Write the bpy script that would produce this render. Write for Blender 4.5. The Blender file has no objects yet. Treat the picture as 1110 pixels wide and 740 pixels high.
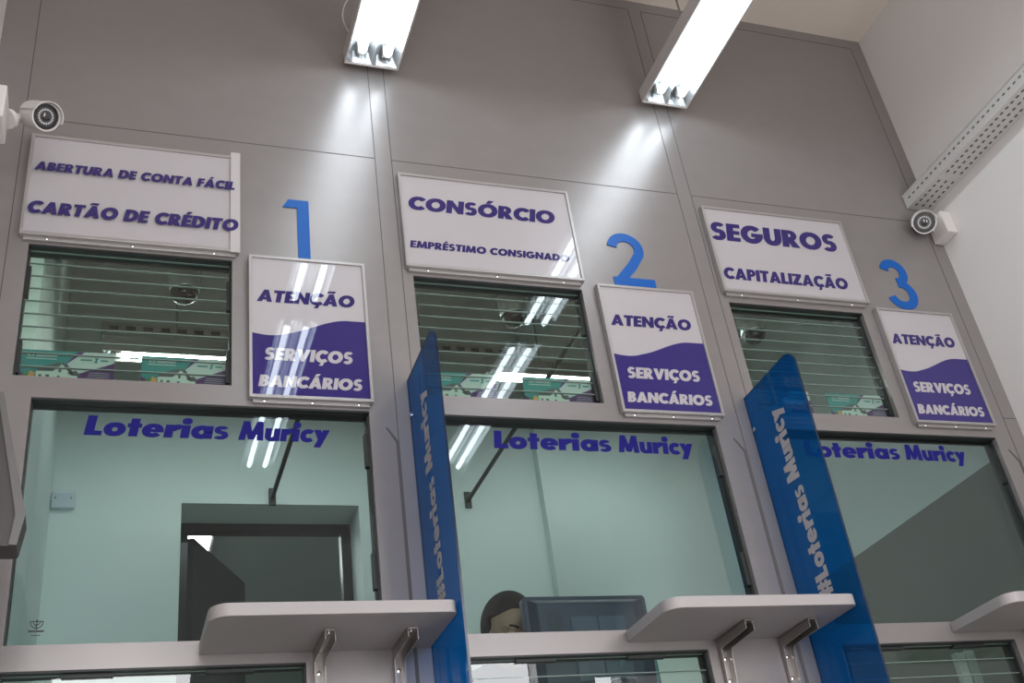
import bpy, bmesh, math, random
from mathutils import Vector, Matrix
random.seed(7)
S = bpy.context.scene
COL = S.collection
pi = math.pi

# ------------------------------------------------------------------ materials
def new_mat(name):
    m = bpy.data.materials.new(name); m.use_nodes = True
    nt = m.node_tree; nt.nodes.clear()
    return m, nt, nt.nodes.new('ShaderNodeOutputMaterial')

def pbr(name, col, rough=.5, metal=0., coat=0., coat_rough=.03, noise=0., nscale=40., spec=.5, stretch=None, bump=0.):
    m, nt, out = new_mat(name)
    b = nt.nodes.new('ShaderNodeBsdfPrincipled')
    b.inputs['Base Color'].default_value = (*col, 1)
    b.inputs['Roughness'].default_value = rough
    b.inputs['Metallic'].default_value = metal
    b.inputs['Specular IOR Level'].default_value = spec
    b.inputs['Coat Weight'].default_value = coat
    b.inputs['Coat Roughness'].default_value = coat_rough
    nt.links.new(b.outputs[0], out.inputs[0])
    if noise > 0 or bump > 0:
        tc = nt.nodes.new('ShaderNodeTexCoord')
        mp = nt.nodes.new('ShaderNodeMapping')
        if stretch: mp.inputs['Scale'].default_value = stretch
        n = nt.nodes.new('ShaderNodeTexNoise'); n.inputs['Scale'].default_value = nscale; n.inputs['Detail'].default_value = 4
        nt.links.new(tc.outputs['Object'], mp.inputs[0]); nt.links.new(mp.outputs[0], n.inputs['Vector'])
        if noise > 0:
            r = nt.nodes.new('ShaderNodeMix'); r.data_type = 'RGBA'
            r.inputs[6].default_value = (*[c * (1 - noise) for c in col], 1)
            r.inputs[7].default_value = (*[min(1, c * (1 + noise)) for c in col], 1)
            nt.links.new(n.outputs['Fac'], r.inputs[0]); nt.links.new(r.outputs[2], b.inputs['Base Color'])
        if bump > 0:
            bp = nt.nodes.new('ShaderNodeBump'); bp.inputs['Strength'].default_value = bump; bp.inputs['Distance'].default_value = .002
            nt.links.new(n.outputs['Fac'], bp.inputs['Height']); nt.links.new(bp.outputs[0], b.inputs['Normal'])
    return m

def emit(name, col, strength):
    m, nt, out = new_mat(name)
    e = nt.nodes.new('ShaderNodeEmission'); e.inputs[0].default_value = (*col, 1); e.inputs[1].default_value = strength
    nt.links.new(e.outputs[0], out.inputs[0])
    return m

def glass(name, tint, refl=1.0, ior=1.52, haze=None, haze_fac=0.):
    """clear sheet glass: tinted see-through mixed with a mirror by Fresnel (front side only)"""
    m, nt, out = new_mat(name)
    t = nt.nodes.new('ShaderNodeBsdfTransparent'); t.inputs[0].default_value = (*tint, 1)
    g = nt.nodes.new('ShaderNodeBsdfGlossy'); g.inputs['Roughness'].default_value = 0.; g.inputs[0].default_value = (1, 1, 1, 1)
    f = nt.nodes.new('ShaderNodeFresnel'); f.inputs[0].default_value = ior
    ge = nt.nodes.new('ShaderNodeNewGeometry')
    inv = nt.nodes.new('ShaderNodeMath'); inv.operation = 'SUBTRACT'; inv.inputs[0].default_value = 1.
    nt.links.new(ge.outputs['Backfacing'], inv.inputs[1])
    mu = nt.nodes.new('ShaderNodeMath'); mu.operation = 'MULTIPLY'
    nt.links.new(f.outputs[0], mu.inputs[0]); nt.links.new(inv.outputs[0], mu.inputs[1])
    m2 = nt.nodes.new('ShaderNodeMath'); m2.operation = 'MULTIPLY'; m2.inputs[1].default_value = refl
    nt.links.new(mu.outputs[0], m2.inputs[0])
    base = t.outputs[0]
    if haze:
        d = nt.nodes.new('ShaderNodeBsdfDiffuse'); d.inputs[0].default_value = (*haze, 1)
        hx = nt.nodes.new('ShaderNodeMixShader'); hx.inputs[0].default_value = haze_fac
        nt.links.new(t.outputs[0], hx.inputs[1]); nt.links.new(d.outputs[0], hx.inputs[2]); base = hx.outputs[0]
    mx = nt.nodes.new('ShaderNodeMixShader')
    nt.links.new(m2.outputs[0], mx.inputs[0]); nt.links.new(base, mx.inputs[1]); nt.links.new(g.outputs[0], mx.inputs[2])
    nt.links.new(mx.outputs[0], out.inputs[0])
    return m

M = {}
M['panel']   = pbr('grey_metal_panel', (.232, .210, .205), .31, .32, noise=.07, nscale=9, stretch=(1, 1, 1.5))
M['seam']    = pbr('dark_joint', (.075, .068, .065), .7)
M['gasket_shade']  = pbr('black_gasket_soffit_shade', (.012, .014, .013), .5)
M['paint']   = pbr('room_paint', (.645, .61, .592), .6, noise=.02, nscale=3)
M['ceil']    = pbr('ceiling_paint', (.62, .545, .475), .7)
M['floor']   = pbr('floor_tile', (.38, .35, .33), .35)
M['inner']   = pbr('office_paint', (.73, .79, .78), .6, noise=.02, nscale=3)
M['inner_lower']    = pbr('darker_lower_wall', (.20, .205, .185), .6)
M['dark']    = pbr('dark_frame', (.012, .013, .015), .3)
M['leaf']    = pbr('door_leaf', (.028, .033, .036), .4)
M['corr']    = pbr('corridor_paint', (.45, .50, .48), .6)
M['signw']   = pbr('sign_white', (.372, .342, .352), .35, coat=1., coat_rough=.012)
M['purple']  = pbr('sign_purple', (.026, .017, .125), .5, coat=1., coat_rough=.012, spec=.05)
M['purpletx']= pbr('sign_purple_letters', (.024, .015, .105), .5, coat=1., coat_rough=.012, spec=.05)
M['whitetx'] = pbr('sign_white_letters', (.372, .342, .352), .35, coat=1., coat_rough=.012)
M['alu']     = pbr('aluminium_frame', (.36, .335, .325), .35, .5)
M['strip']   = pbr('white_strip', (.42, .385, .385), .4)
M['blue']    = pbr('blue_vinyl', (.006, .085, .34), .42, spec=.25)
M['glassblue'] = pbr('blue_window_letters', (.012, .010, .135), .6, spec=.1)
M['glass']   = glass('green_glass', (.79, .86, .845), 1.25)
M['louvre']  = glass('louvre_glass', (.82, .89, .845), 1.25)
M['gedge']   = pbr('glass_edge', (.22, .29, .26), .35)
M['acryl']   = glass('blue_acrylic', (.07, .42, .76), .4, 1.49, (.008, .14, .38), .30)
M['acryl_edge'] = pbr('acrylic_edge', (.004, .012, .035), .2)
M['board']   = pbr('shelf_laminate', (.33, .302, .298), .42, noise=.015, nscale=60)
M['steel']   = pbr('bracket_steel', (.34, .315, .30), .3, .85)
M['screw']   = pbr('screw_steel', (.75, .74, .72), .2, 1.)
M['galv']    = pbr('galvanised', (.55, .53, .51), .45, .35, noise=.07, nscale=60)
M['hole']    = pbr('tray_slot', (.10, .095, .09), .8)
M['camw']    = pbr('camera_white', (.58, .54, .52), .35)
M['camb']    = pbr('camera_black', (.006, .006, .007), .25)
M['camg']    = pbr('camera_grey', (.05, .047, .047), .35)
M['led']     = pbr('camera_led', (.55, .52, .52), .2)
M['lens']    = pbr('camera_lens', (.012, .008, .01), .08, coat=1.)
M['chrome']  = pbr('dome_shell', (.72, .74, .74), .2, .5)
M['house']   = pbr('lamp_housing', (.45, .42, .405), .35)
M['refl']    = pbr('lamp_reflector', (.55, .58, .60), .32, .8)
M['tube']    = emit('tube_glow', (.86, .97, 1.04), 16.)
M['tubei']   = emit('office_tube_glow', (.95, 1., .99), 33.)
M['socket']  = pbr('tube_holder', (.42, .42, .40), .4)
M['cable']   = pbr('white_cable', (.5, .48, .46), .5)
M['bcable']  = pbr('blue_cable', (.10, .30, .38), .5)
M['monitor'] = pbr('monitor_case', (.022, .040, .075), .38)
M['monitor2']= pbr('monitor_panel', (.055, .085, .135), .35)
M['vent']    = pbr('monitor_vent', (.010, .018, .034), .5)
M['skin']    = pbr('skin', (.50, .31, .215), .5)
M['hair']    = pbr('dark_hair', (.010, .008, .008), .65, spec=.15, bump=.5, noise=.3, nscale=60, stretch=(6, 1, 1))
M['eye']     = pbr('eye_white', (.6, .58, .55), .2)
M['iris']    = pbr('iris', (.02, .012, .008), .1)
M['shirt']   = pbr('navy_blouse', (.022, .035, .09), .75)
M['trouser'] = pbr('dark_trousers', (.02, .02, .024), .8)
M['teal']    = pbr('leaflet_teal', (.045, .235, .24), .45)
M['lpurple'] = pbr('leaflet_purple', (.085, .022, .13), .45)
M['lwhite']  = pbr('leaflet_white', (.50, .53, .55), .45)
M['lroof']   = pbr('leaflet_roof', (.10, .095, .11), .45)
M['lhouse']  = pbr('leaflet_house', (.55, .60, .58), .45)
M['lgreen']  = pbr('leaflet_green', (.10, .17, .07), .45)
M['lorange'] = pbr('leaflet_orange', (.62, .30, .10), .45)
M['ltealtx'] = pbr('leaflet_dark_teal', (.05, .22, .22), .45)
M['worktop'] = pbr('worktop_grey', (.6, .6, .58), .4)
M['casing']  = pbr('grey_casing', (.04, .034, .032), .5)
M['casing2'] = pbr('grey_casing_edge', (.11, .102, .10), .4, .2)
M['binder']  = pbr('white_binder', (.45, .48, .47), .5)
M['plastic'] = pbr('white_plastic', (.60, .64, .72), .4)
M['black']   = pbr('black_print', (.008, .012, .010), .5)
M['rod']     = pbr('tie_bar_steel', (.035, .042, .04), .45, .3)

# ------------------------------------------------------------------ mesh builder
class MB:
    def __init__(s): s.v = []; s.f = []; s.m = []
    def add(s, vs, fs, mi=0):
        n = len(s.v); s.v += [tuple(v) for v in vs]
        for f in fs: s.f.append(tuple(i + n for i in f)); s.m.append(mi)
        return s
    def box(s, x0, x1, y0, y1, z0, z1, mi=0):
        vs = [(x, y, z) for x in (x0, x1) for y in (y0, y1) for z in (z0, z1)]
        return s.add(vs, [(0, 1, 3, 2), (4, 6, 7, 5), (0, 4, 5, 1), (2, 3, 7, 6), (0, 2, 6, 4), (1, 5, 7, 3)], mi)
    def quad(s, a, b, c, d, mi=0): return s.add([a, b, c, d], [(0, 1, 2, 3)], mi)
    def prism(s, poly, fn, d0, d1, mi=0, side=None):
        """poly in 2D, fn(u, v, d) -> 3D point; a closed solid between d0 and d1"""
        n = len(poly)
        vs = [fn(u, v, d0) for u, v in poly] + [fn(u, v, d1) for u, v in poly]
        s.add(vs, [tuple(range(n))[::-1], tuple(range(n, 2 * n))], mi)
        k = len(s.v) - 2 * n
        for i in range(n):
            j = (i + 1) % n
            s.f.append((k + i, k + j, k + n + j, k + n + i)); s.m.append(mi if side is None else side)
        return s
    def cyl(s, p0, p1, r0, r1=None, seg=20, mi=0, cap=True):
        r1 = r0 if r1 is None else r1
        p0 = Vector(p0); p1 = Vector(p1); d = (p1 - p0).normalized()
        a = d.orthogonal().normalized(); b = d.cross(a)
        vs = [p0 + (a * math.cos(2 * pi * i / seg) + b * math.sin(2 * pi * i / seg)) * r0 for i in range(seg)]
        vs += [p1 + (a * math.cos(2 * pi * i / seg) + b * math.sin(2 * pi * i / seg)) * r1 for i in range(seg)]
        fs = [(i, (i + 1) % seg, seg + (i + 1) % seg, seg + i) for i in range(seg)]
        if cap: fs += [tuple(range(seg))[::-1], tuple(range(seg, 2 * seg))]
        return s.add(vs, fs, mi)
    def lathe(s, prof, axis0, axis_dir, seg=28, mi=0, cap=True):
        """prof: list of (distance along the axis, radius)"""
        p = Vector(axis0); d = Vector(axis_dir).normalized(); a = d.orthogonal().normalized(); b = d.cross(a)
        vs = []; fs = []
        for t, r in prof:
            vs += [p + d * t + (a * math.cos(2 * pi * i / seg) + b * math.sin(2 * pi * i / seg)) * r for i in range(seg)]
        for k in range(len(prof) - 1):
            for i in range(seg):
                j = (i + 1) % seg
                fs.append((k * seg + i, k * seg + j, (k + 1) * seg + j, (k + 1) * seg + i))
        if cap:
            fs.append(tuple(range(seg))[::-1]); n = (len(prof) - 1) * seg; fs.append(tuple(range(n, n + seg)))
        return s.add(vs, fs, mi)
    def tube(s, pts, r, seg=10, mi=0):
        pts = [Vector(p) for p in pts]; vs = []; fs = []; a = None
        for i, p in enumerate(pts):
            d = (pts[min(i + 1, len(pts) - 1)] - pts[max(i - 1, 0)]).normalized()
            a = d.orthogonal().normalized() if a is None else (a - d * a.dot(d)).normalized()
            b = d.cross(a)
            vs += [p + (a * math.cos(2 * pi * k / seg) + b * math.sin(2 * pi * k / seg)) * r for k in range(seg)]
        for i in range(len(pts) - 1):
            for k in range(seg):
                j = (k + 1) % seg
                fs.append((i * seg + k, i * seg + j, (i + 1) * seg + j, (i + 1) * seg + k))
        n = (len(pts) - 1) * seg
        fs += [tuple(range(seg))[::-1], tuple(range(n, n + seg))]
        return s.add(vs, fs, mi)

def wloc(o):
    v = Vector((0, 0, 0))
    while o: v += o.location; o = o.parent
    return v
def obj(name, mb, mats, parent=None, smooth=None, bevel=0., local=False, flat=False):
    me = bpy.data.meshes.new(name)
    off = wloc(parent) if (parent and not local) else Vector((0, 0, 0))
    me.from_pydata([tuple(Vector(v) - off) for v in mb.v], [], mb.f)
    for mt in (mats if isinstance(mats, (list, tuple)) else [mats]): me.materials.append(M[mt])
    me.polygons.foreach_set('material_index', mb.m)
    if not flat:
        bm = bmesh.new(); bm.from_mesh(me); bmesh.ops.recalc_face_normals(bm, faces=bm.faces); bm.to_mesh(me); bm.free()
    if smooth:
        me.polygons.foreach_set('use_smooth', [True] * len(me.polygons)); me.set_sharp_from_angle(angle=math.radians(smooth))
    o = bpy.data.objects.new(name, me); COL.objects.link(o)
    if parent: o.parent = parent
    if bevel > 0:
        b = o.modifiers.new('edge', 'BEVEL'); b.width = bevel; b.segments = 2; b.limit_method = 'ANGLE'
    return o
def tag(o, label, cat, group=None):
    o['label'] = label; o['category'] = cat
    if group: o['group'] = group
    return o
def thing(name, label, cat, loc=(0, 0, 0), rot=None, group=None):
    o = bpy.data.objects.new(name, None); COL.objects.link(o); o.location = loc
    o.empty_display_size = .05
    if rot: o.rotation_euler = rot
    return tag(o, label, cat, group)
def struct(o): o['kind'] = 'structure'; return o

# ------------------------------------------------------------------ lettering (geometric heavy sans built from strokes)
def R(x0, y0, x1, y1): return ('q', [(x0, y0), (x1, y0), (x1, y1), (x0, y1)])
def Q(*p): return ('q', list(p))
def A(cx, cy, Rx, Ry, rx, ry, a0=0, a1=360): return ('a', cx, cy, Rx, Ry, rx, ry, a0, a1)
G = {
 'A': (.96, [Q((0, 0), (.28, 0), (.57, 1), (.36, 1)), Q((.68, 0), (.96, 0), (.60, 1), (.39, 1)), R(.22, .17, .74, .37)]),
 'B': (.72, [R(0, 0, .27, 1), A(.32, .74, .33, .26, .1, .08, -90, 90), A(.32, .29, .40, .29, .14, .10, -90, 90), R(.2, .82, .33, 1), R(.2, .39, .33, .66), R(.2, 0, .33, .19)]),
 'C': (.86, [A(.52, .5, .52, .52, .25, .27, 44, 316)]),
 'D': (.88, [R(0, 0, .27, 1), A(.36, .5, .52, .5, .25, .28, -90, 90), R(.2, .78, .37, 1), R(.2, 0, .37, .22)]),
 'E': (.60, [R(0, 0, .27, 1), R(0, .79, .60, 1), R(0, .40, .57, .60), R(0, 0, .60, .21)]),
 'F': (.58, [R(0, 0, .27, 1), R(0, .79, .58, 1), R(0, .38, .55, .59)]),
 'G': (1.04, [A(.52, .5, .52, .52, .25, .27, 44, 360), R(.52, .36, 1.04, .56)]),
 'I': (.27, [R(0, 0, .27, 1)]),
 'L': (.56, [R(0, 0, .27, 1), R(0, 0, .56, .22)]),
 'M': (1.18, [Q((0, 0), (.26, 0), (.37, 1), (.12, 1)), Q((.92, 0), (1.18, 0), (1.06, 1), (.81, 1)), Q((.12, 1), (.37, 1), (.70, .04), (.48, .04)), Q((.81, 1), (1.06, 1), (.70, .04), (.48, .04))]),
 'N': (.92, [R(0, 0, .26, 1), R(.66, 0, .92, 1), Q((0, 1), (.25, 1), (.92, 0), (.67, 0))]),
 'O': (1.08, [A(.54, .5, .54, .52, .27, .27)]),
 'P': (.70, [R(0, 0, .27, 1), A(.34, .68, .36, .32, .13, .12, -90, 90), R(.2, .80, .35, 1), R(.2, .36, .35, .56)]),
 'R': (.80, [R(0, 0, .27, 1), A(.34, .69, .36, .31, .13, .12, -90, 90), R(.2, .81, .35, 1), R(.2, .38, .35, .57), Q((.24, .42), (.52, .46), (.82, 0), (.49, 0))]),
 'S': (.68, [A(.34, .71, .32, .31, .1, .11, 35, 270), A(.33, .30, .34, .32, .1, .12, -145, 90)]),
 'T': (.70, [R(0, .78, .70, 1), R(.215, 0, .485, 1)]),
 'U': (.84, [R(0, .4, .27, 1), R(.57, .4, .84, 1), A(.42, .41, .42, .43, .15, .18, 180, 360)]),
 'V': (.94, [Q((0, 1), (.29, 1), (.57, 0), (.37, 0)), Q((.65, 1), (.94, 1), (.57, 0), (.37, 0))]),
 'X': (.9, [Q((0, 1), (.32, 1), (.9, 0), (.58, 0)), Q((.58, 1), (.9, 1), (.32, 0), (0, 0))]),
 'Z': (.76, [R(0, .79, .76, 1), R(0, 0, .76, .21), Q((.02, .2), (.36, .2), (.74, .8), (.40, .8))]),
 'o': (.74, [A(.37, .33, .37, .35, .14, .13)]),
 't': (.46, [R(.1, 0, .36, .92), R(0, .46, .46, .66)]),
 'e': (.74, [A(.37, .33, .37, .35, .15, .16, 0, 318), R(.12, .26, .74, .40)]),
 'r': (.50, [R(0, 0, .26, .66), A(.45, .30, .32, .38, .10, .14, 62, 165)]),
 'i': (.30, [R(.02, 0, .28, .66), A(.15, .88, .16, .16, .001, .001)]),
 'a': (.76, [A(.36, .33, .36, .35, .13, .13), R(.50, 0, .76, .66)]),
 's': (.52, [A(.26, .475, .245, .205, .07, .06, 35, 270), A(.255, .20, .26, .215, .07, .07, -145, 90)]),
 'u': (.70, [R(0, .25, .25, .66), R(.45, 0, .70, .66), A(.34, .27, .34, .29, .10, .11, 180, 360)]),
 'c': (.58, [A(.36, .33, .36, .35, .14, .14, 46, 314)]),
 'y': (.74, [Q((0, .66), (.28, .66), (.52, .08), (.28, .08)), Q((.46, .66), (.74, .66), (.36, -.28), (.09, -.28))]),
 'm': (1.02, [R(0, 0, .24, .66), R(.39, 0, .63, .5), R(.78, 0, 1.02, .45), A(.33, .40, .30, .28, .09, .09, 0, 150), A(.72, .40, .30, .28, .09, .09, 0, 150)]),
 'l': (.26, [R(0, 0, .26, 1)]),
 'h': (.68, [R(0, 0, .25, 1), R(.43, 0, .68, .42), A(.36, .38, .32, .30, .09, .1, 0, 150)]),
 '#': (.86, [Q((.10, 0), (.30, 0), (.42, 1), (.22, 1)), Q((.46, 0), (.66, 0), (.78, 1), (.58, 1)), R(.02, .60, .86, .78), R(0, .24, .82, .42)]),
 ',': (.24, [Q((0, -.18), (.14, -.18), (.26, .2), (.02, .2))]),
 '1': (.44, [R(.18, 0, .44, 1), Q((0, .8), (.2, .8), (.3, 1), (.08, 1))]),
 '3': (.64, [A(.30, .72, .30, .28, .08, .09, -90, 160), A(.30, .29, .34, .30, .10, .10, -160, 90)]),
 ' ': (.30, []),
}
ACC = {'Ã': ('A', 't', .0), 'ã': ('a', 't', -.34), 'Á': ('A', 'a', .0), 'É': ('E', 'a', -.16), 'Ó': ('O', 'a', .06), 'Ç': ('C', 'c', .0)}
def glyph(ch):
    if ch in ACC:
        b, k, dx = ACC[ch]; w, parts = G[b]; parts = list(parts); c = w / 2
        dy = -.32 if b.islower() else 0
        if k == 't': parts += [Q((c - .30, 1.08 + dy), (c - .22, 1.24 + dy), (c - .02, 1.26 + dy), (c - .06, 1.13 + dy)), Q((c - .06, 1.13 + dy), (c - .02, 1.26 + dy), (c + .24, 1.27 + dy), (c + .16, 1.08 + dy))]
        if k == 'a': parts += [Q((c - .12 + dx * .2, 1.07), (c + .06 + dx * .2, 1.07), (c + .26 + dx * .2, 1.30), (c + .02 + dx * .2, 1.30))]
        if k == 'c': parts += [Q((.44, .02), (.60, .02), (.66, -.10), (.50, -.12)), Q((.66, -.10), (.50, -.12), (.36, -.26), (.56, -.27))]
        return w, parts
    return G[ch]
def glyph_polys(text, gap=.075):
    out = []; x = 0
    for ch in text:
        w, parts = glyph(ch)
        for p in parts:
            if p[0] == 'q': out.append([(x + a, b) for a, b in p[1]])
            else:
                _, cx, cy, Rx, Ry, rx, ry, a0, a1 = p
                n = max(6, int(abs(a1 - a0) / 12))
                for i in range(n):
                    t0 = math.radians(a0 + (a1 - a0) * i / n); t1 = math.radians(a0 + (a1 - a0) * (i + 1) / n)
                    out.append([(x + cx + rx * math.cos(t0), cy + ry * math.sin(t0)), (x + cx + Rx * math.cos(t0), cy + Ry * math.sin(t0)),
                                (x + cx + Rx * math.cos(t1), cy + Ry * math.sin(t1)), (x + cx + rx * math.cos(t1), cy + ry * math.sin(t1))])
        x += w + gap
    return out, x - gap
BOLD = [(-.034, -.012), (.034, .012), (-.034, .012), (.034, -.012)]
def write(mb, text, x0, x1, z, h, y, shear=.18, mi=0, tilt=0., gap=.10, put=None):
    """lettering in the X-Z plane at depth y, from x0 to x1, cap height h, baseline at z"""
    polys, w = glyph_polys(text, gap)
    sx = (x1 - x0 - shear * h) / w
    put = put or (lambda u, v, lift: (u, y - lift, v))
    n = 0
    for p in polys:
        for dx, dz in BOLD:
            lift = (n % 40) * 1.2e-5; n += 1
            pts = [(x0 + (a + dx) * sx + shear * h * b, z + (b + dz) * h + tilt * (a / w)) for a, b in p]
            ar = sum(q[0] * r[1] - r[0] * q[1] for q, r in zip(pts, pts[1:] + pts[:1]))
            if ar < 0: pts = pts[::-1]
            mb.add([put(u, v, lift) for u, v in pts], [tuple(range(len(pts)))], mi)

# ------------------------------------------------------------------ camera
cd = bpy.data.cameras.new('camera'); cam = bpy.data.objects.new('camera', cd); COL.objects.link(cam); S.camera = cam
right = Vector((0.9424165, -0.3086740, -0.1287303)); up = Vector((-0.0619582, -0.5393877, 0.8397750)); fwd = Vector((0.3286523, 0.7834419, 0.5274527))
mat = Matrix.Identity(4)
for i in range(3): mat[i][0] = right[i]; mat[i][1] = up[i]; mat[i][2] = -fwd[i]
mat.translation = Vector((0.34141, -2.65192, 0.4))
cam.matrix_world = mat
cd.sensor_width = 36.; cd.lens = 1206.915 / 1110 * 36; cd.clip_start = .02

# ------------------------------------------------------------------ setting
XL, XR, ZC, YF, YB = -.07, 3.30, 3.885, -3.4, 1.5
PB = 1.1                                     # booth spacing
UW = [(.080, .623), (1.163, 1.722), (2.262, 2.800)]
LW = [(.130, .996), (1.211, 2.088), (2.315, 3.172)]
BW = [(.130, .800), (1.211, 1.886), (2.315, 2.934)]
UZ = (1.983, 2.404); LZ = (1.283, 1.921); BZ = (.86, 1.224)
T = .06
holes = [(a, b, *UZ) for a, b in UW] + [(a, b, *LZ) for a, b in LW] + [(a, b, *BZ) for a, b in BW]

def holed(x0, x1, z0, z1, holes, ya, yb, mb=None, mi=0):
    mb = mb or MB()
    xs = sorted({x0, x1, *[h[0] for h in holes], *[h[1] for h in holes]}); zs = sorted({z0, z1, *[h[2] for h in holes], *[h[3] for h in holes]})
    def solid(i, j):
        if i < 0 or j < 0 or i >= len(xs) - 1 or j >= len(zs) - 1: return False
        cx = (xs[i] + xs[i + 1]) / 2; cz = (zs[j] + zs[j + 1]) / 2
        return not any(h[0] < cx < h[1] and h[2] < cz < h[3] for h in holes)
    idx = {}
    def V(i, j, y):
        k = (i, j, y)
        if k not in idx: idx[k] = len(mb.v); mb.v.append((xs[i], y, zs[j]))
        return idx[k]
    def F(*f): mb.f.append(f); mb.m.append(mi)
    for i in range(len(xs) - 1):
        for j in range(len(zs) - 1):
            if not solid(i, j): continue
            F(V(i, j, ya), V(i + 1, j, ya), V(i + 1, j + 1, ya), V(i, j + 1, ya)); F(V(i, j, yb), V(i, j + 1, yb), V(i + 1, j + 1, yb), V(i + 1, j, yb))
            if not solid(i - 1, j): F(V(i, j, ya), V(i, j + 1, ya), V(i, j + 1, yb), V(i, j, yb))
            if not solid(i + 1, j): F(V(i + 1, j, ya), V(i + 1, j, yb), V(i + 1, j + 1, yb), V(i + 1, j + 1, ya))
            if not solid(i, j - 1): F(V(i, j, ya), V(i, j, yb), V(i + 1, j, yb), V(i + 1, j, ya))
            if not solid(i, j + 1): F(V(i, j + 1, ya), V(i + 1, j + 1, ya), V(i + 1, j + 1, yb), V(i, j + 1, yb))
    return mb

wb = holed(XL, XR, 0, ZC, holes, 0., T)
# joints between the metal panels (thin dark sealant lines)
sw = .0013; SY = -.0006
def vseam(x, z0, z1): wb.box(x - sw, x + sw, SY, .001, z0, z1, 1)
def hseam(z, x0, x1): wb.box(x0, x1, SY, .001, z - sw, z + sw, 1)
ZS, ZT = 2.866, 3.832
vseam(.027, 0, ZT)
for k in (1, 2): vseam(PB * k - .026, 0, ZT); vseam(PB * k + .029, 0, ZT)
vseam(3.242, 0, ZT); hseam(2.0, 3.242, XR)
for a, b in ((.027, 1.074), (1.129, 2.174), (2.229, 3.242)): hseam(ZS, a, b); hseam(ZT, a, b)
# divider slots with a slanted head beside each mullion
for x, z in ((1.070, 1.83), (2.168, 1.838), (3.236, 1.835)):
    wb.prism([(x - .004, .9), (x + .003, .9), (x + .003, z), (x - .026, z + .042), (x - .030, z + .040), (x - .004, z - .004)], lambda u, v, d: (u, d, v), -.0012, .002, 1)
struct(obj('wall_back', wb, ['panel', 'seam']))

struct(obj('floor', MB().box(XL - .12, XR + .12, YF - .12, 5.2, -.1, 0), 'floor'))
struct(obj('ceiling', MB().box(XL - .12, XR + .12, YF - .12, YB + .24, ZC, ZC + .1), 'ceil'))
struct(obj('wall_right', MB().box(XR, XR + .12, YF, T, 0, ZC), 'paint'))
struct(obj('wall_left', MB().box(XL - .12, XL, YF, T, 0, ZC), 'paint'))
# wall behind the photographer with its street openings
FO = [(.10, .82, .02, 2.42), (2.06, 2.74, .02, 2.42), (3.10, 3.27, .02, 2.42)]
struct(obj('wall_front', holed(XL - .12, XR + .12, 0, ZC, FO, YF - .12, YF), 'paint'))
# the tellers' room behind the partition
mb = MB().box(XR, XR + .12, T, YB + .24, 1.925, ZC, 0); mb.box(XR, XR + .12, T, YB + .24, 0, 1.925, 1)  # darker grey-green lower part, lighter upper part
struct(obj('wall_right_inner', mb, ['inner', 'inner_lower']))
struct(obj('wall_left_inner', MB().box(-.19, .118, T, YB + .12, 0, ZC), 'inner'))
DO = (.594, 1.295, 0., 2.333)
wr = holed(.118, 2.10, 0, ZC, [DO], YB, YB + .24); wr.box(2.10, XR, YB - .05, YB + .24, 0, ZC)
struct(obj('wall_rear', wr, 'inner'))
# doorway in the rear wall: black frame, open leaf, dim passage behind it
door = MB()
x0, x1, zt = DO[0], DO[1], DO[3]
door.box(x0, x0 + .04, YB + .19, YB + .24, 0, zt); door.box(x1 - .04, x1, YB + .19, YB + .24, 0, zt); door.box(x0 + .04, x1 - .04, YB + .19, YB + .24, zt - .035, zt)
do = struct(obj('door_1', door, 'dark'))
lf = MB(); a = Vector((.660, 1.745, 0)); b = Vector((.925, 2.25, 0)); n = Vector((-(b - a).y, (b - a).x, 0)).normalized() * .035
lf.prism([(a.x, a.y), (b.x, b.y), (b.x + n.x, b.y + n.y), (a.x + n.x, a.y + n.y)], lambda u, v, d: (u, v, d), .01, 2.293)
leaf = obj('leaf', lf, 'leaf', do)
dirv = (b - a).normalized()
obj('handle', MB().tube([tuple(a + dirv * .53 - n * .1 + Vector((0, 0, 1.05))), tuple(a + dirv * .53 - n * 1.6 + Vector((0, 0, 1.05))), tuple(a + dirv * .42 - n * 1.6 + Vector((0, 0, 1.05)))], .009), 'steel', leaf, smooth=40)
cr = MB(); cr.box(-.2, -.1, YB + .24, 5.2, 0, 2.9); cr.box(2.4, 2.5, YB + .24, 5.2, 0, 2.9); cr.box(-.2, 2.5, 5.1, 5.2, 0, 2.9); cr.box(-.2, 2.5, YB + .24, 5.2, 2.8, 2.9)
struct(obj('wall_passage', cr, 'corr'))

# ------------------------------------------------------------------ windows
GY = .026
def lining(h, d0=.003, d1=T - .002, t=.004):
    a, b, z0, z1 = h; m = MB()
    m.box(a, b, d0, d1, z1 - t, z1); m.box(a, b, GY - .008, d1, z0, z0 + t); m.box(a, a + t, GY - .008, d1, z0 + t, z1 - t); m.box(b - t, b, GY - .008, d1, z0 + t, z1 - t)  # top strip runs forward in black, painting the soffit's shade; the rest seals the glass
    return m
n = 0
for k in range(3):
    # upper window: glass louvre blades
    n += 1; a, b = UW[k]; z0, z1 = UZ
    w = struct(obj('window_%d' % n, lining((a, b, z0, z1)), 'gasket_shade'))
    nb = 10; step = (z1 - z0 - .008) / nb
    for i in range(nb):
        c = z0 + .004 + i * step; m = MB()
        m.box(a + .004, b - .004, GY, GY + .006, c + .0008, c + step - .0008, 0)
        for z in (c, c + step - .0008): m.box(a + .004, b - .004, GY - .0005, GY + .0065, z, z + .0008, 1)
        obj('glass_blade', m, ['louvre', 'gedge'], w)
    for zc in (z0 + .07, z0 + .31):
        obj('clamp', MB().box(a + .004, a + .012, GY - .006, GY + .014, zc - .05, zc + .05), 'gasket_shade', w)
        obj('clamp', MB().box(b - .012, b - .004, GY - .006, GY + .014, zc - .05, zc + .05), 'gasket_shade', w)
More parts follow.
